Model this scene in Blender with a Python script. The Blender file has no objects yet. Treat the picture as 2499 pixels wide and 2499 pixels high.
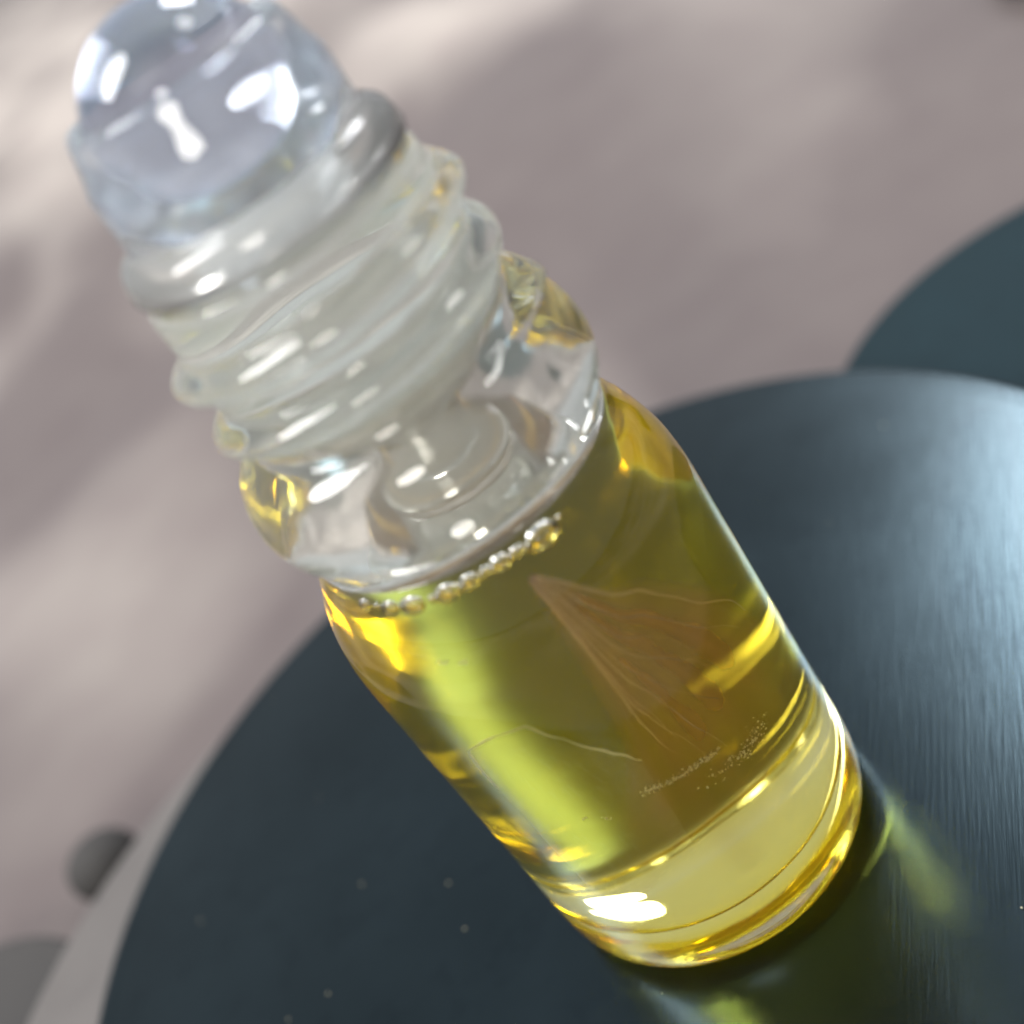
import bpy, bmesh, math, random
from mathutils import Vector, Matrix, noise

K = 0.009            # one modelling unit = the radius of the vial = 9 mm
scn = bpy.context.scene
COL = scn.collection
random.seed(4)

# ---------------------------------------------------------------- camera
cam_d = bpy.data.cameras.new("camera")
cam = bpy.data.objects.new("camera", cam_d)
COL.objects.link(cam)
scn.camera = cam
c_r = Vector((0.81331961, -0.30875788, -0.49313262))
c_u = Vector((0.58157308, 0.40688168, 0.70442889))
c_f = Vector((0.01685134, 0.85971848, -0.51049012))
m = Matrix.Identity(4)
for i in range(3):
    m[i][0] = c_r[i]; m[i][1] = c_u[i]; m[i][2] = -c_f[i]
m.translation = Vector((0, -5.64062144, 5.94899939)) * K
cam.matrix_world = m
cam_d.sensor_width = 36
cam_d.lens = 36 * 3200 / 2499
cam_d.clip_start = 0.002
cam_d.clip_end = 50
cam_d.dof.use_dof = True
cam_d.dof.focus_distance = 6.7 * K
cam_d.dof.aperture_fstop = 23
cam_d.dof.aperture_blades = 0

# ---------------------------------------------------------------- world and lamps
w = bpy.data.worlds.new("World")
scn.world = w
w.use_nodes = True
bg = w.node_tree.nodes["Background"]
bg.inputs[0].default_value = (0.93, 0.96, 1.0, 1)
bg.inputs[1].default_value = 0.60

def lamp(name, az, el, dist, sx, sy, power, col, target=(0, 0, 1.5)):
    """az in degrees clockwise from +Y, el above the horizon"""
    a, e = math.radians(az), math.radians(el)
    d = Vector((math.sin(a) * math.cos(e), math.cos(a) * math.cos(e), math.sin(e)))
    ld = bpy.data.lights.new(name, 'AREA')
    ld.shape = 'ELLIPSE'
    ld.size = sx; ld.size_y = sy
    ld.energy = power; ld.color = col
    o = bpy.data.objects.new(name, ld)
    COL.objects.link(o)
    t = Vector(target) * K
    o.location = t + d * dist
    o.rotation_euler = d.to_track_quat('Z', 'Y').to_euler()
    return o

lamp("window_light", 32, 43, 2.4, 0.60, 0.80, 30.0, (0.97, 0.97, 1.0), (2.8, .8, 0))
lamp("right_window_light", 84, 60, 2.4, 0.50, 0.50, 8, (1.0, 0.98, 0.95))
lamp("left_window_light", -80, 54, 1.7, 0.50, 1.05, 38, (1.0, 0.985, 0.97), (-3, 3, 0))
lamp("front_light", -157, 30, 2.4, 0.75, 0.70, 38, (1.0, 0.95, 0.88))

scn.view_settings.view_transform = 'Standard'
scn.view_settings.look = 'None'
scn.view_settings.exposure = 0
scn.view_settings.gamma = 1
cy = scn.cycles
cy.max_bounces = 24
cy.transmission_bounces = 24
cy.glossy_bounces = 8
cy.diffuse_bounces = 4
cy.volume_bounces = 3
cy.caustics_refractive = True
cy.caustics_reflective = False
cy.blur_glossy = 0.4
cy.sample_clamp_indirect = 30
cy.sample_clamp_direct = 0
cy.use_denoising = True

# ---------------------------------------------------------------- materials
def mat(name):
    M = bpy.data.materials.new(name)
    M.use_nodes = True
    nt = M.node_tree
    return M, nt, nt.nodes["Principled BSDF"], nt.nodes["Material Output"]

def node(nt, typ, **kw):
    n = nt.nodes.new(typ)
    for k, v in kw.items():
        setattr(n, k, v)
    return n

def ramp(nt, fac, stops):
    r = node(nt, 'ShaderNodeValToRGB')
    el = r.color_ramp.elements
    while len(el) < len(stops):
        el.new(0.5)
    for e, (p, c) in zip(el, stops):
        e.position = p; e.color = (*c, 1)
    nt.links.new(fac, r.inputs[0])
    return r.outputs[0]

def cloth_mat():
    M, nt, p, out = mat("floor_cloth")
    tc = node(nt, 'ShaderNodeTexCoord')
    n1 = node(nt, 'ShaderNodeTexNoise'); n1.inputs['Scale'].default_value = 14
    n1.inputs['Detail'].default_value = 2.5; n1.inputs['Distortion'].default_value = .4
    mo = node(nt, 'ShaderNodeMapping'); mo.inputs['Location'].default_value = (.9, .4, .9); mo.inputs['Scale'].default_value = (1, .45, 1); mo.inputs['Rotation'].default_value = (0, 0, math.radians(-12))  # offset puts a dark colour blotch in place of the bottle's soft shadow
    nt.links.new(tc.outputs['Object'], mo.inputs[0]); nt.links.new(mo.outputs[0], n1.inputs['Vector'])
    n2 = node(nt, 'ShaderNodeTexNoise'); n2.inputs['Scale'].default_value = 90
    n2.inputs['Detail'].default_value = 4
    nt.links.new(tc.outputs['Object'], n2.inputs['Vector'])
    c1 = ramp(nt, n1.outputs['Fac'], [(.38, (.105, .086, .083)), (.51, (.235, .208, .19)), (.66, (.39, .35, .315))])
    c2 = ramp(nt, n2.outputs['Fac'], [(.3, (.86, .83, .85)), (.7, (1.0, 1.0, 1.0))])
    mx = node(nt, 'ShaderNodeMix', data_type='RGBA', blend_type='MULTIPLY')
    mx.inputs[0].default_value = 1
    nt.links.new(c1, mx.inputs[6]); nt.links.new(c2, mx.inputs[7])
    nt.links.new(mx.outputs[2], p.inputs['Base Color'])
    p.inputs['Roughness'].default_value = .75
    return M

def steel_mat(name, base, rough, metal=.85, center=(0, 0)):
    """brushed steel: grain along one direction, pits and smudges"""
    M, nt, p, out = mat(name)
    tc = node(nt, 'ShaderNodeTexCoord')
    mp = node(nt, 'ShaderNodeMapping')
    mp.inputs['Scale'].default_value = (5200, 300, 900)
    mr0 = node(nt, 'ShaderNodeMapping'); mr0.inputs['Rotation'].default_value = (0, 0, math.radians(36))
    nt.links.new(tc.outputs['Object'], mr0.inputs[0]); nt.links.new(mr0.outputs[0], mp.inputs[0])
    g = node(nt, 'ShaderNodeTexNoise'); g.inputs['Scale'].default_value = 1
    g.inputs['Detail'].default_value = 3
    nt.links.new(mp.outputs[0], g.inputs['Vector'])
    s = node(nt, 'ShaderNodeTexNoise'); s.inputs['Scale'].default_value = 75
    s.inputs['Detail'].default_value = 5
    nt.links.new(tc.outputs['Object'], s.inputs['Vector'])
    pit = node(nt, 'ShaderNodeTexNoise'); pit.inputs['Scale'].default_value = 520
    pit.inputs['Detail'].default_value = 3
    nt.links.new(tc.outputs['Object'], pit.inputs['Vector'])
    b0 = tuple(c * .88 for c in base); b1 = tuple(min(1, c * 1.12) for c in base)
    col = ramp(nt, s.outputs['Fac'], [(.3, b0), (.7, b1)])
    cp = ramp(nt, pit.outputs['Fac'], [(.34, (.90, .90, .91)), (.46, (1, 1, 1))])
    mx = node(nt, 'ShaderNodeMix', data_type='RGBA', blend_type='MULTIPLY')
    mx.inputs[0].default_value = .8
    nt.links.new(col, mx.inputs[6]); nt.links.new(cp, mx.inputs[7])
    nt.links.new(mx.outputs[2], p.inputs['Base Color'])
    ra = node(nt, 'ShaderNodeMapRange')
    ra.inputs[3].default_value = rough - .03; ra.inputs[4].default_value = rough + .06
    nt.links.new(s.outputs['Fac'], ra.inputs[0])
    nt.links.new(ra.outputs[0], p.inputs['Roughness'])
    p.inputs['Metallic'].default_value = metal
    bp = node(nt, 'ShaderNodeBump'); bp.inputs['Strength'].default_value = .22
    bp.inputs['Distance'].default_value = .00004
    nt.links.new(g.outputs['Fac'], bp.inputs['Height'])
    nt.links.new(bp.outputs[0], p.inputs['Normal'])
    return M

def glass_mat(name, ior, col=(1, 1, 1), rough=0.0, bump=0, scale=160, cloud=None):
    M = bpy.data.materials.new(name); M.use_nodes = True
    nt = M.node_tree; nt.nodes.clear()
    out = node(nt, 'ShaderNodeOutputMaterial')
    g = node(nt, 'ShaderNodeBsdfGlass')
    g.inputs['Color'].default_value = (*col, 1)
    g.inputs['IOR'].default_value = ior
    g.inputs['Roughness'].default_value = rough
    last = g
    if cloud:        # slightly cloudy moulded material from height z0 (metres) upwards
        z0, fac, ccol = cloud
        tr = node(nt, 'ShaderNodeBsdfTranslucent'); tr.inputs[0].default_value = (*ccol, 1)
        df = node(nt, 'ShaderNodeBsdfDiffuse'); df.inputs[0].default_value = (*ccol, 1)
        md = node(nt, 'ShaderNodeMixShader'); md.inputs[0].default_value = .5
        nt.links.new(tr.outputs[0], md.inputs[1]); nt.links.new(df.outputs[0], md.inputs[2])
        tcc = node(nt, 'ShaderNodeTexCoord'); sx = node(nt, 'ShaderNodeSeparateXYZ')
        nt.links.new(tcc.outputs['Object'], sx.inputs[0])
        mrr = node(nt, 'ShaderNodeMapRange'); mrr.interpolation_type = 'SMOOTHSTEP'
        mrr.inputs[1].default_value = z0; mrr.inputs[2].default_value = z0 + .0012
        mrr.inputs[3].default_value = 0; mrr.inputs[4].default_value = fac
        nt.links.new(sx.outputs[2], mrr.inputs[0])
        mg = node(nt, 'ShaderNodeMixShader')
        nt.links.new(mrr.outputs[0], mg.inputs[0]); nt.links.new(g.outputs[0], mg.inputs[1]); nt.links.new(md.outputs[0], mg.inputs[2])
        last = mg
    nt.links.new(last.outputs[0], out.inputs['Surface'])
    if bump:
        tc = node(nt, 'ShaderNodeTexCoord')
        n = node(nt, 'ShaderNodeTexNoise'); n.inputs['Scale'].default_value = scale
        n.inputs['Detail'].default_value = 2
        nt.links.new(tc.outputs['Object'], n.inputs['Vector'])
        b = node(nt, 'ShaderNodeBump'); b.inputs['Strength'].default_value = 1
        b.inputs['Distance'].default_value = bump
        nt.links.new(n.outputs['Fac'], b.inputs['Height'])
        nt.links.new(b.outputs[0], g.inputs['Normal'])
    return M, nt, out

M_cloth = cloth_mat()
M_steel = steel_mat("dark_brushed_steel", (.035, .052, .061), .20, .98)
M_steel2 = steel_mat("dull_grey_steel", (.13, .12, .115), .5, .4)
M_teal = steel_mat("dark_teal_enamel", (.009, .021, .027), .75, .0)
M_teal.node_tree.nodes["Principled BSDF"].inputs["Specular IOR Level"].default_value = .12
M_dark = steel_mat("shadow_dark_grey", (.03, .028, .027), .8, .0)  # tone of the two solids that stand in for shadows
M_glass, nt_g, _ = glass_mat("clear_vial_glass", 1.5, (.985, .99, .98), 0, .00005, 170, (2.93 * K, .12, (.96, .96, .86)))
tcg = node(nt_g, 'ShaderNodeTexCoord')
ng = node(nt_g, 'ShaderNodeTexNoise'); ng.inputs['Scale'].default_value = 260; ng.inputs['Detail'].default_value = 6; ng.inputs['Distortion'].default_value = 1.2
nt_g.links.new(tcg.outputs['Object'], ng.inputs['Vector'])
rg = node(nt_g, 'ShaderNodeMapRange'); rg.inputs[1].default_value = .52; rg.inputs[2].default_value = .72
rg.inputs[3].default_value = 0.0; rg.inputs[4].default_value = .10
nt_g.links.new(ng.outputs['Fac'], rg.inputs[0])
for n_g in nt_g.nodes:
    if n_g.type == 'BSDF_GLASS': nt_g.links.new(rg.outputs[0], n_g.inputs['Roughness'])
M_bubble, _, _ = glass_mat("air_bubble", 1 / 1.49)
M_ball, _, _ = glass_mat("ball_glass", 1.5, (.93, .95, 1.0))
M_clearpl, _, _ = glass_mat("clear_plastic", 1.47, (.95, .97, .985), .04, .00004, 220, (4.3 * K, .10, (.88, .92, 1.0)))

# oil: the sides touch glass (relative index close to 1), the level touches air
M_oil, nt, out = glass_mat("yellow_oil", 1.47 / 1.5)
va = node(nt, 'ShaderNodeVolumeAbsorption')
va.inputs['Color'].default_value = (.996, .912, .0, 1)
va.inputs['Density'].default_value = 140
vs_ = node(nt, 'ShaderNodeVolumeScatter'); vs_.inputs['Color'].default_value = (1, .86, .12, 1)
vs_.inputs['Density'].default_value = 10; vs_.inputs['Anisotropy'].default_value = .3
ad = node(nt, 'ShaderNodeAddShader')
nt.links.new(va.outputs[0], ad.inputs[0]); nt.links.new(vs_.outputs[0], ad.inputs[1])
nt.links.new(ad.outputs[0], out.inputs['Volume'])
M_oiltop, nt, out = glass_mat("yellow_oil_level", 1.47)
va = node(nt, 'ShaderNodeVolumeAbsorption')
va.inputs['Color'].default_value = (.996, .912, .0, 1)
va.inputs['Density'].default_value = 140
vs_ = node(nt, 'ShaderNodeVolumeScatter'); vs_.inputs['Color'].default_value = (1, .86, .12, 1)
vs_.inputs['Density'].default_value = 10; vs_.inputs['Anisotropy'].default_value = .3
ad = node(nt, 'ShaderNodeAddShader')
nt.links.new(va.outputs[0], ad.inputs[0]); nt.links.new(vs_.outputs[0], ad.inputs[1])
nt.links.new(ad.outputs[0], out.inputs['Volume'])

# milky translucent plastic of the plug
def milky(name, refr, col, body, ior, rough, gloss=True):
    M = bpy.data.materials.new(name); M.use_nodes = True
    nt = M.node_tree; nt.nodes.clear()
    out = node(nt, 'ShaderNodeOutputMaterial')
    g = node(nt, 'ShaderNodeBsdfRefraction'); g.inputs['Roughness'].default_value = rough
    g.inputs['IOR'].default_value = ior; g.inputs['Color'].default_value = (*refr, 1)
    tr = node(nt, 'ShaderNodeBsdfTranslucent'); tr.inputs['Color'].default_value = (*col, 1)
    df = node(nt, 'ShaderNodeBsdfDiffuse'); df.inputs['Color'].default_value = (*col, 1)
    gl = node(nt, 'ShaderNodeBsdfGlossy'); gl.inputs['Roughness'].default_value = .1
    m1 = node(nt, 'ShaderNodeMixShader'); m1.inputs[0].default_value = .5
    nt.links.new(tr.outputs[0], m1.inputs[1]); nt.links.new(df.outputs[0], m1.inputs[2])
    m2 = node(nt, 'ShaderNodeMixShader'); m2.inputs[0].default_value = body
    nt.links.new(g.outputs[0], m2.inputs[1]); nt.links.new(m1.outputs[0], m2.inputs[2])
    last = m2
    if gloss:
        fr = node(nt, 'ShaderNodeFresnel'); fr.inputs[0].default_value = 1.45
        m3 = node(nt, 'ShaderNodeMixShader')
        nt.links.new(fr.outputs[0], m3.inputs[0]); nt.links.new(m2.outputs[0], m3.inputs[1]); nt.links.new(gl.outputs[0], m3.inputs[2])
        last = m3
    nt.links.new(last.outputs[0], out.inputs['Surface'])
    return M
M_milky = milky("milky_plastic", (.98, 1, .99), (.98, 1.0, 1.0), .16, 1.0, .05, False)
M_tip = milky("cloudy_plastic", (.99, .985, .96), (.96, .94, .84), .30, 1.47, .03, True)
M_flange = milky("flange_plastic", (.98, .98, .96), (.93, .94, .92), .32, 1.3, .15, True)

def film_mat(name, col, opac, feather=False):
    M = bpy.data.materials.new(name); M.use_nodes = True
    nt = M.node_tree; nt.nodes.clear()
    out = node(nt, 'ShaderNodeOutputMaterial')
    t = node(nt, 'ShaderNodeBsdfTransparent')
    a = node(nt, 'ShaderNodeBsdfTranslucent'); a.inputs[0].default_value = (*col, 1)
    b = node(nt, 'ShaderNodeBsdfDiffuse'); b.inputs[0].default_value = (*col, 1)
    mm = node(nt, 'ShaderNodeMixShader'); mm.inputs[0].default_value = .5
    nt.links.new(a.outputs[0], mm.inputs[1]); nt.links.new(b.outputs[0], mm.inputs[2])
    tc = node(nt, 'ShaderNodeTexCoord')
    n = node(nt, 'ShaderNodeTexNoise'); n.inputs['Scale'].default_value = 300; n.inputs['Detail'].default_value = 4
    nt.links.new(tc.outputs['Object'], n.inputs['Vector'])
    mr = node(nt, 'ShaderNodeMapRange'); mr.inputs[1].default_value = .3; mr.inputs[2].default_value = .7
    mr.inputs[3].default_value = opac * .7; mr.inputs[4].default_value = min(1, opac * 1.2)
    nt.links.new(n.outputs['Fac'], mr.inputs[0])
    m2 = node(nt, 'ShaderNodeMixShader')
    if feather:      # thinner towards its torn edges
        at = node(nt, 'ShaderNodeAttribute'); at.attribute_name = 'film'
        mu = node(nt, 'ShaderNodeMath', operation='MULTIPLY')
        nt.links.new(mr.outputs[0], mu.inputs[0]); nt.links.new(at.outputs['Fac'], mu.inputs[1])
        nt.links.new(mu.outputs[0], m2.inputs[0])
    else:
        nt.links.new(mr.outputs[0], m2.inputs[0])
    nt.links.new(t.outputs[0], m2.inputs[1]); nt.links.new(mm.outputs[0], m2.inputs[2])
    nt.links.new(m2.outputs[0], out.inputs['Surface'])
    return M
M_flake = film_mat("amber_brown_film", (.48, .30, .10), .72, True)
M_vein = film_mat("pale_amber_vein", (.80, .58, .32), .30)
M_speck = film_mat("pale_residue", (.85, .8, .6), .55)

# ---------------------------------------------------------------- helpers
def link(name, bm_or_me, mats, parent=None, smooth=True):
    if isinstance(bm_or_me, bmesh.types.BMesh):
        me = bpy.data.meshes.new(name); bm_or_me.to_mesh(me); bm_or_me.free()
    else:
        me = bm_or_me
    for x in (mats if isinstance(mats, list) else [mats]):
        me.materials.append(x)
    if smooth:
        me.polygons.foreach_set('use_smooth', [True] * len(me.polygons))
    o = bpy.data.objects.new(name, me)
    COL.objects.link(o)
    if parent: o.parent = parent
    return o

def tag(o, label, cat, group=None):
    o['label'] = label; o['category'] = cat
    if group: o['group'] = group
    return o

def rings(profile, n=160, rfun=None):
    """surface of revolution; profile goes so that the outside lies on its right when read upwards.
    (r, z) with r == 0 closes on the axis. Faces wind outward for a profile read bottom to top."""
    bm = bmesh.new()
    loops = []
    for (r, z) in profile:
        if r <= 1e-9:
            loops.append([bm.verts.new((0, 0, z * K))])
        else:
            L = []
            for i in range(n):
                t = 2 * math.pi * i / n
                rr = r if rfun is None else rfun(r, z, t)
                L.append(bm.verts.new((rr * math.cos(t) * K, rr * math.sin(t) * K, z * K)))
            loops.append(L)
    for A, B in zip(loops, loops[1:]):
        for i in range(n):
            j = (i + 1) % n
            if len(A) == 1 and len(B) > 1: bm.faces.new((A[0], B[j], B[i]))
            elif len(B) == 1 and len(A) > 1: bm.faces.new((A[i], A[j], B[0]))
            elif len(A) > 1: bm.faces.new((A[i], A[j], B[j], B[i]))
    return bm

def smooth_profile(pts, step=.03, free=False):
    """Catmull-Rom through the points"""
    out = []
    P = [Vector(p) for p in pts]
    P = [P[0] * 2 - P[1]] + P + [P[-1] * 2 - P[-2]]
    for i in range(1, len(P) - 2):
        a, b, c, d = P[i - 1:i + 3]
        n = max(1, int((c - b).length / step))
        for k in range(n):
            t = k / n
            q = .5 * ((2 * b) + (c - a) * t + (2 * a - 5 * b + 4 * c - d) * t * t + (3 * b - a - 3 * c + d) * t ** 3)
            out.append((q.x if free else max(0.0, q.x), q.y))
    out.append(tuple(pts[-1]))
    return out

def sphere(name, c, r, M, parent, sc=(1, 1, 1), rot=None, u=48, v=24):
    bm = bmesh.new()
    bmesh.ops.create_uvsphere(bm, u_segments=u, v_segments=v, radius=r * K)
    mx = Matrix.Translation(Vector(c) * K) @ (rot.to_4x4() if rot else Matrix.Identity(4)) @ Matrix.Diagonal((*sc, 1))
    bm.transform(mx)
    return link(name, bm, M, parent)

def tube(pts, rad, n=6):
    bm = bmesh.new()
    P = [Vector(p) for p in pts]
    prev = None
    rs = rad if isinstance(rad, list) else [rad] * len(P)
    for i, p in enumerate(P):
        d = (P[min(i + 1, len(P) - 1)] - P[max(i - 1, 0)]).normalized()
        a = d.orthogonal().normalized() if prev is None else (prev - d * prev.dot(d)).normalized()
        prev = a
        b = d.cross(a)
        L = [bm.verts.new((p + (a * math.cos(2 * math.pi * k / n) + b * math.sin(2 * math.pi * k / n)) * rs[i]) * K) for k in range(n)]
        if i:
            for k in range(n):
                bm.faces.new((last[k], last[(k + 1) % n], L[(k + 1) % n], L[k]))
        else:
            bm.faces.new(list(reversed(L)))
        last = L
    bm.faces.new(last)
    return bm

# ---------------------------------------------------------------- the setting
ZC = -0.80
bm = bmesh.new()
N = 260
S = 1500
vs = [[None] * (N + 1) for _ in range(N + 1)]
for i in range(N + 1):
    for j in range(N + 1):
        # finer near the middle
        a = (i / N * 2 - 1); b = (j / N * 2 - 1)
        x = S * a * abs(a) ** 2.2; y = S * b * abs(b) ** 2.2
        d = math.hypot(x, y)
        q_ = (x * .72 - y * .69)
        h = (noise.noise(Vector((x * .05, y * .05, 3))) * 1.6 + noise.noise(Vector((x * .17, y * .17, 3))) * .7
             + .5 * math.sin(q_ * .55 + 2.4 * noise.noise(Vector((x * .04, y * .04, 5)))) * (.5 + noise.noise(Vector((x * .06, y * .06, 1)))))
        h *= min(1, max(0, (d - 8.5) / 9)) * (1 if d < 40 else (40 / d) ** .6)
        vs[i][j] = bm.verts.new((x * K, y * K, (ZC + h) * K))
for i in range(N):
    for j in range(N):
        bm.faces.new((vs[i][j], vs[i + 1][j], vs[i + 1][j + 1], vs[i][j + 1]))
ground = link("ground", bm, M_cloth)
ground['kind'] = 'structure'

def dish(name, cx, cy_, R, ztop, zbot, M, label, cat, lip=.0, bev=.07):
    root = bpy.data.objects.new(name, None); COL.objects.link(root)
    root.location = (cx * K, cy_ * K, zbot * K)
    tag(root, label, cat)
    h = ztop - zbot
    prof = [(0, 0), (R - .16, 0)]
    for k in range(5):
        a = -math.pi / 2 + k / 4 * math.pi / 2
        prof.append((R - bev + bev * math.cos(a), bev + bev * math.sin(a)))
    for k in range(7):
        a = k / 6 * math.pi / 2
        prof.append((R - bev + bev * math.cos(a), h - bev + bev * math.sin(a)))
    bm = rings(prof, 256)
    link("rim", bm, M, root)
    # the flat top plate, set a hair proud, inside the rounded rim
    prof = [(R - bev, h), (R - bev - .03, h + .004), (R - bev - .1, h - .006)]
    k = R - bev - .1
    while k > .1:
        prof.append((k, h - .006)); k -= .25
    prof.append((0, h - .006))
    link("top_plate", rings(prof, 256), M, root)
    return root

dish("steel_disc", -.42, .905, 4.15, -0.004, -.13, M_steel,
     "dark brushed steel disc that the glass vial stands on", "disc", bev=.055)
dish("steel_plate", -1.62, .50, 4.17, -.14, -.78, M_steel2,
     "dull grey steel plate peeking out under the left edge of the disc", "plate", bev=.1)
dish("round_tray", 4.86, 1.75, 2.62, -.42, -.78, M_teal,
     "dark teal round tray lying behind the right side of the steel disc", "tray", bev=.08)
dish("shadow_drum", -6.35, 2.5, 1.75, -.35, -.78, M_dark,  # solid added in place of a soft shadow on the cloth
     "dark grey round shape standing in for a shadow, cut off by the lower left corner", "stand_in", bev=.08)
dish("round_box", 10.15, 8.35, 1.5, .2, -.78, M_teal,
     "blurred dark blue round box at the upper right corner", "box", bev=.08)
bm = bmesh.new()
bmesh.ops.create_uvsphere(bm, u_segments=40, v_segments=20, radius=.34 * K)
bm.transform(Matrix.Translation((-4.62 * K, 4.34 * K, (ZC + .30) * K)) @ Matrix.Diagonal((1.05, .95, .88, 1)))  # dark lump standing in for a soft shadow beside the plate
tag(link("shadow_blob", bm, M_dark), "small dark grey round blob standing in for a shadow, touching the left edge of the steel plates", "shadow_blob")

# ---------------------------------------------------------------- the vial
vial = bpy.data.objects.new("roll_on_bottle", None); COL.objects.link(vial)
tag(vial, "small clear glass roll-on perfume vial filled with yellow oil, standing on the steel disc", "bottle")

def thread(r, z, t):
    """right-hand helix on the neck: at azimuth 0 the crest is at 4.26, 3.96, 3.66"""
    if z < 3.62 or z > 4.45: return r
    best = 0
    tt = t if t <= 0 else t - 2 * math.pi      # 0 .. -2pi
    for k in range(-1, 4):
        ph = tt - 2 * math.pi * k               # total angle, going down
        if ph > 2 * math.pi + 1e-6: continue
        zc = 4.26 + .30 * ph / (2 * math.pi)
        # fades in over a sixth of a turn at the top and out at the bottom
        f = min(1, max(0, (0.7 - ph) / .9)) * min(1, max(0, (ph + 4.35 * math.pi) / .9))
        d = (z - zc) / .088
        if abs(d) < 1:
            best = max(best, f * .112 * (math.cos(d * math.pi / 2) ** .8))
    # slight unevenness of moulded glass
    return r + best + .004 * math.sin(3 * t + z * 9)

outer = smooth_profile([(0, .10), (.35, .095), (.62, .07), (.76, .02), (.84, .0), (.90, .015), (.955, .06), (.985, .14), (1.0, .30), (1.0, .8),
                        (1.002, 1.5), (1.002, 2.1), (1.0, 2.35), (.99, 2.48), (.965, 2.62), (.915, 2.77), (.862, 2.88), (.832, 2.95), (.815, 3.0),
                        (.815, 3.04), (.845, 3.10), (.895, 3.19), (.918, 3.31), (.905, 3.43), (.86, 3.54), (.79, 3.61), (.725, 3.65), (.70, 3.70),
                        (.698, 3.85), (.696, 4.1), (.696, 4.3), (.69, 4.42), (.675, 4.465), (.63, 4.475), (.57, 4.465), (.54, 4.45)], .022)
# inner surface of the neck between oil level and plug (elsewhere the skin of the oil or the plug is the wall)
LEVEL = 2.90
inner = smooth_profile([(.54, 3.69), (.54, 3.5), (.54, 3.3), (.55, 3.12), (.60, 3.00), (.66, LEVEL)], .05)
bm = rings(outer, 256, thread)
b2 = rings(inner, 256)
me_ = bpy.data.meshes.new("tmp"); b2.to_mesh(me_); b2.free(); bm.from_mesh(me_); bpy.data.meshes.remove(me_)
body = link("glass_body", bm, M_glass, vial)

cav = smooth_profile([(0, .40), (.3, .385), (.6, .35), (.78, .35), (.87, .41), (.915, .54), (.925, .7), (.925, 1.5), (.925, 2.2), (.88, 2.42), (.84, 2.6), (.76, 2.78), (.66, LEVEL)], .03)
top = [(.655, LEVEL - .004), (.63, LEVEL - .012), (.58, LEVEL - .018), (.4, LEVEL - .02), (.2, LEVEL - .02), (0, LEVEL - .02)]
bm = rings(cav + top, 160)
bm.faces.ensure_lookup_table()
for f in bm.faces:
    c = f.calc_center_median()
    if c.z > (LEVEL - .021) * K and math.hypot(c.x, c.y) < .657 * K:
        f.material_index = 1
oil = link("oil", bm, [M_oil, M_oiltop], vial)

# string of air bubbles under the neck
for az, r_, zz, el in [(-149, .030, 2.885, 1.1), (-143.5, .018, 2.878, 1), (-138, .036, 2.868, 1.2), (-129, .043, 2.864, 1.3), (-120.8, .019, 2.872, 1), (-115.2, .040, 2.874, 1.35),
                       (-106.8, .035, 2.880, 1.2), (-100.6, .024, 2.886, 1.1), (-95.2, .037, 2.884, 1.2), (-88.6, .026, 2.884, 1.2), (-79.5, .056, 2.866, 1.3), (-71.5, .012, 2.88, 1)]:
    a = math.radians(az)
    rr = .775
    rot = Matrix.Rotation(a + math.pi / 2, 3, 'Z')
    sphere("bubble", (rr * math.cos(a), rr * math.sin(a), zz), r_ * 1.2, M_bubble, vial, (el, .8, 1), rot, 32, 16)

# roller fitment: milky plug in the neck, clear housing, glass ball
plug = [(0, 3.70), (.3, 3.70), (.50, 3.69), (.54, 3.70), (.54, 3.9), (.54, 4.2), (.54, 4.45), (.545, 4.49), (.40, 4.49), (.2, 4.49), (0, 4.49)]
link("plug", rings(plug, 128), M_milky, vial)
tip_ = [(.30, 3.12), (.33, 3.07), (.38, 3.06), (.41, 3.10)]
for k in range(40):
    z_ = 3.12 + .55 * k / 39
    tip_.append((.43 + .05 * (z_ - 3.12) / .55 + .016 * math.sin(z_ * 46), z_))
tip_ += [(.49, 3.685), (.36, 3.685)]
for k in range(12):
    tip_.append((.36 - .05 * k / 11, 3.66 - .53 * k / 11))
tip_.append(tip_[0])
link("plug_tip", rings(tip_, 128), M_tip, vial)
fl = smooth_profile([(.55, 4.497), (.665, 4.50), (.69, 4.515), (.70, 4.545), (.69, 4.60), (.665, 4.655), (.62, 4.69), (.59, 4.70)], .03)
link("flange", rings([(.585, 4.71), (.583, 4.60), (.56, 4.51)] + fl + [(.585, 4.71)], 160), M_flange, vial)
cz, rb = 5.03, .455
prof = [(0, 4.504), (.50, 4.504), (.56, 4.52), (.575, 4.60), (.582, 4.705), (.584, 4.73),
        (.582, 4.80), (.580, 4.92), (.576, 4.97), (.562, 5.00), (.545, 5.05), (.525, 5.12), (.508, 5.18), (.492, 5.205), (.472, 5.20), (.452, 5.185)]
gap = .012
a0 = math.asin((5.175 - cz) / (rb + gap))
for k in range(25):
    a = a0 - (a0 + math.pi / 2) * k / 24
    prof.append(((rb + gap) * math.cos(a), cz + (rb + gap) * math.sin(a)))
prof[-1] = (0, cz - rb - gap)
housing = link("roller_housing", rings(prof, 160), M_clearpl, vial)
sphere("roller_ball", (0, 0, cz), rb, M_ball, vial, u=96, v=48)

# ---------------------------------------------------------------- what floats in the oil
def onr(az, z, r=.84):
    a = math.radians(az)
    return Vector((r * math.cos(a), r * math.sin(a), z))

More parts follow.
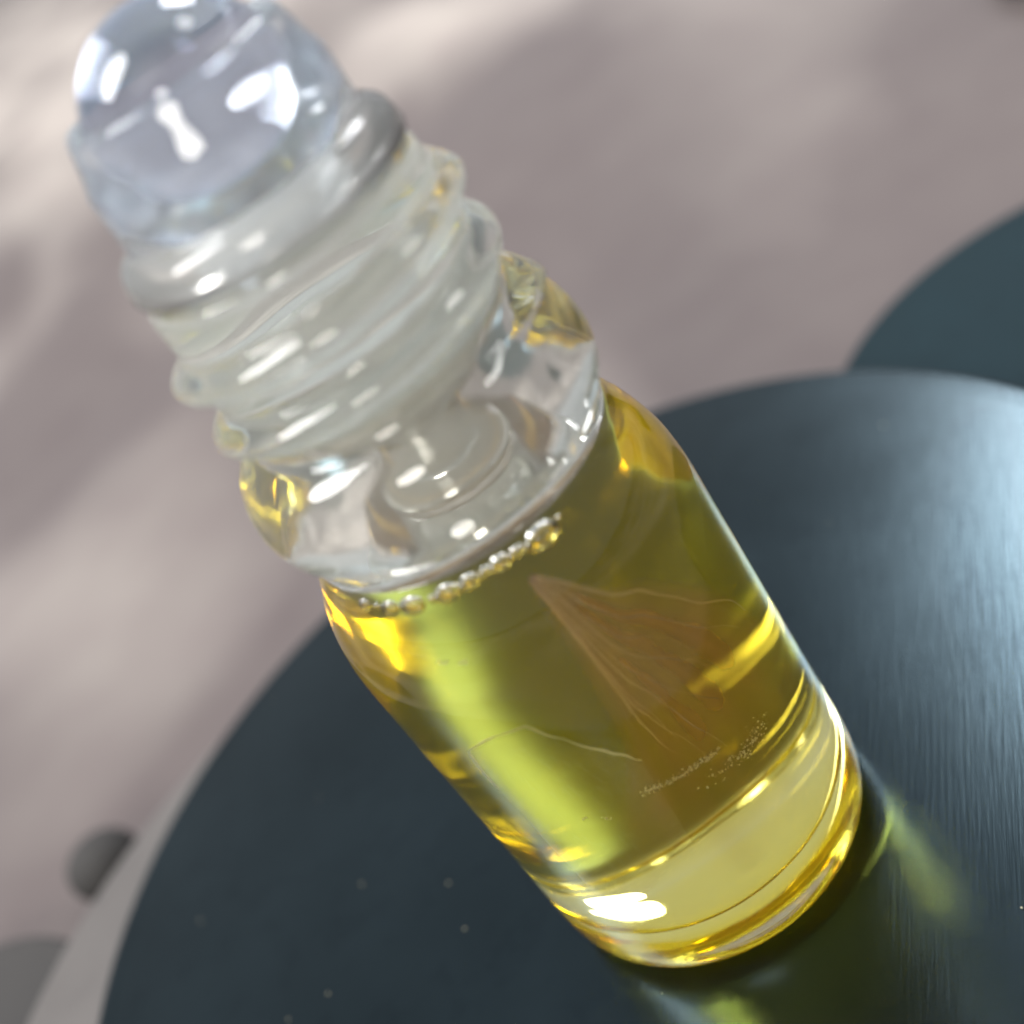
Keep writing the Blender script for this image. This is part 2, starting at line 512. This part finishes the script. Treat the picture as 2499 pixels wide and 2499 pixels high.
outline = [(-89.9, 2.72), (-79.0, 2.60), (-69.6, 2.337), (-50.5, 2.031), (-37.4, 1.58), (-30.8, 1.044), (-26.7, 0.58), (-53.3, 0.60), (-80.7, 0.70),
           (-100.4, 0.839), (-111.2, 1.135), (-99.2, 1.544), (-89.3, 1.871), (-88.3, 2.169), (-88.8, 2.47)]
def ripple(az, z):
    return .79 + .022 * math.sin(az * .21 + z * 2.2) + .02 * noise.noise(Vector((az * .05, z * 1.3, 0)))
# fan built from the tip outwards: rays from the tip, thin at both side edges and at the far end
tip = (-90, 2.78)
left_edge = smooth_profile([(-104, 2.55), (-100, 2.25), (-99, 1.9), (-104, 1.5), (-120, 1.15), (-132, .75)], .05, True)
right_edge = smooth_profile([(-79, 2.66), (-66, 2.45), (-48, 2.12), (-30, 1.70), (-20, 1.15), (-18, .52)], .05, True)
NU, NV = 44, 48
bm = bmesh.new()
vals = []
grid = []
def along(E_, t):
    k = t * (len(E_) - 1); i_ = min(int(k), len(E_) - 2); f_ = k - i_
    return E_[i_][0] * (1 - f_) + E_[i_ + 1][0] * f_, E_[i_][1] * (1 - f_) + E_[i_ + 1][1] * f_
for b in range(NV + 1):
    v = b / NV
    row = []
    L_, R_ = along(left_edge, v), along(right_edge, v)
    sp = min(1, .12 + v * 3.2)
    for a in range(NU + 1):
        uu = a / NU
        A = L_[0] + (R_[0] - L_[0]) * uu; Z = L_[1] + (R_[1] - L_[1]) * uu + .10 * math.sin(uu * math.pi) * (1 - v)
        Z -= .16 * v * math.sin(uu * math.pi)
        A = tip[0] + (A - tip[0]) * sp; Z = tip[1] + (Z - tip[1]) * min(1, sp + .2)
        row.append(bm.verts.new(onr(A, Z, ripple(A, Z)) * K))
        e = noise.noise(Vector((uu * 6, v * 6, 2))) * .04
        al = min(1, max(0, (uu + e) / .6)) * min(1, max(0, (1 - uu + e) / .16)) * min(1, max(0, (1 - v + e) / .3)) * min(1, .1 + v * 5)
        al *= .62 + .38 * math.sin(uu * 46 + v * 3) * .5 + .19
        vals.append(max(0, min(1, al)))
    grid.append(row)
for b in range(NV):
    for a in range(NU):
        bm.faces.new((grid[b][a], grid[b + 1][a], grid[b + 1][a + 1], grid[b][a + 1]))
me = bpy.data.meshes.new("flake"); bm.to_mesh(me); bm.free()
at_ = me.attributes.new('film', 'FLOAT', 'POINT')
at_.data.foreach_set('value', vals)
flake = link("flake", me, M_flake)
so = flake.modifiers.new("thickness", 'SOLIDIFY'); so.thickness = .006 * K
tag(flake, "thin orange brown petal-like flake with pale veins inside the yellow oil", "flake")
def flake_point(uu, v, off):
    L_, R_ = along(left_edge, v), along(right_edge, v)
    sp = min(1, .12 + v * 3.2)
    A = L_[0] + (R_[0] - L_[0]) * uu; Z = L_[1] + (R_[1] - L_[1]) * uu + .10 * math.sin(uu * math.pi) * (1 - v)
    Z -= .16 * v * math.sin(uu * math.pi)
    A = tip[0] + (A - tip[0]) * sp; Z = tip[1] + (Z - tip[1]) * min(1, sp + .2)
    return onr(A, Z, ripple(A, Z) + off)
for n_, (u0, u1, v1, wd) in enumerate([(.30, .42, .62, .006), (.34, .50, .78, .0045), (.38, .47, .66, .0035), (.42, .58, .80, .0055), (.46, .66, .70, .003),
                        (.55, .74, .62, .005), (.60, .80, .55, .003), (.74, .90, .75, .0045), (.93, .955, .8, .006)]):
    pts = []
    for k in range(30):
        t = k / 29
        v = .01 + v1 * t
        uu = u0 + (u1 - u0) * t ** .7 + .012 * math.sin(t * 7 + n_ * 1.7) + .012 * noise.noise(Vector((t * 5, n_, 0)))
        pts.append(flake_point(min(1, uu), v, .008))
    link("vein", tube(pts, [wd * 1.7 * (1 - .7 * k / 29) for k in range(30)]), M_vein, flake)

# pale residue clinging to the inside of the glass
def clump(name, centers, label, spread=.05, rad=.009, num=14):
    bm = bmesh.new()
    for (a, z) in centers:
        for _ in range(num):
            p = onr(a + random.gauss(0, spread * 60), z + random.gauss(0, spread * .5), .86)
            r_ = rad * random.choice((.25, .3, .35, .4, .5, .6, .9))
            t = bmesh.ops.create_icosphere(bm, subdivisions=1, radius=r_ * K, matrix=Matrix.Translation(p * K) @ Matrix.Diagonal((1, 1, random.uniform(.4, 1), 1)))
    o = link(name, bm, M_speck)
    o['kind'] = 'stuff'
    tag(o, label, "residue")
clump("residue", [(-99.7 + 24.7 * k / 12, 1.413 - .072 * k / 12) for k in range(13)],
      "pale streak of fine residue crossing the middle of the oil", .022, .008, 22)
clump("residue", [(-77.2, 1.226), (-71.1, 1.208), (-66, 1.19), (-62.6, 1.20), (-58.6, 1.2)],
      "pale crumbly residue patch right of the streak in the oil", .05, .009, 34)
clump("residue", [(-121.2, 1.403), (-116, 1.37), (-113.9, 1.351)],
      "short row of pale specks in the lower left part of the oil", .012, .009, 6)
clump("residue", [(-127.8, 2.58), (-122.1, 2.56)],
      "two small pale specks near the top left of the oil", .012, .011, 8)
# torn bit of clear skin: a very thin sheet with a thicker bent edge
M_skin = film_mat("clear_skin", (.7, .66, .45), .10)
q = [(-142.1, 1.70), (-142.1, 1.994), (-136, 2.05), (-128.8, 2.091), (-118.2, 2.105), (-110.4, 1.948), (-100.7, 1.729), (-95, 1.60)]
fine = []
for a, b in zip(q, q[1:]):
    for k in range(5):
        t = k / 5
        fine.append((a[0] + (b[0] - a[0]) * t + .5 * math.sin(k + a[0]), a[1] + (b[1] - a[1]) * t))
fine.append(q[-1])
bm = bmesh.new()
prev = None
for i_, (a, z) in enumerate(fine):
    t = i_ / (len(fine) - 1)
    zb = .85 - .12 * math.sin(t * 5) - .1 * t
    row = [bm.verts.new(onr(a * (1 - .12 * k / 12) + (-118) * .12 * k / 12, z + (zb - z) * k / 12, .855 - .03 * k / 12 + .006 * math.sin(k + i_ * .5)) * K) for k in range(13)]
    if prev:
        for k in range(12):
            bm.faces.new((prev[k], prev[k + 1], row[k + 1], row[k]))
    prev = row
bmesh.ops.solidify(bm, geom=bm.faces[:], thickness=.004 * K)
skin = link("skin", bm, M_skin)
tag(skin, "faint clear skin with a bent pale upper edge in the left half of the oil", "skin")
link("edge", tube([onr(a, z, .86) for a, z in fine], [.002 + .005 * abs(math.sin(.35 * k_ + .6)) for k_ in range(len(fine))]), M_speck, skin)

# fine dust lying on the disc
bm = bmesh.new()
for _ in range(45):
    a = random.uniform(0, 2 * math.pi); d = 4.0 * math.sqrt(random.random())
    x, y = -.42 + d * math.cos(a), .905 + d * math.sin(a)
    if math.hypot(x, y) < 1.03: continue
    r_ = random.choice((.003, .004, .005, .006, .008))
    bmesh.ops.create_icosphere(bm, subdivisions=1, radius=r_ * K, matrix=Matrix.Translation((x * K, y * K, (-.006 + r_ * .5) * K)) @ Matrix.Diagonal((1, random.uniform(.5, 1.6), .6, 1)))
dust = link("dust", bm, M_speck)
dust['kind'] = 'stuff'
tag(dust, "fine pale dust specks scattered over the dark steel disc", "dust")
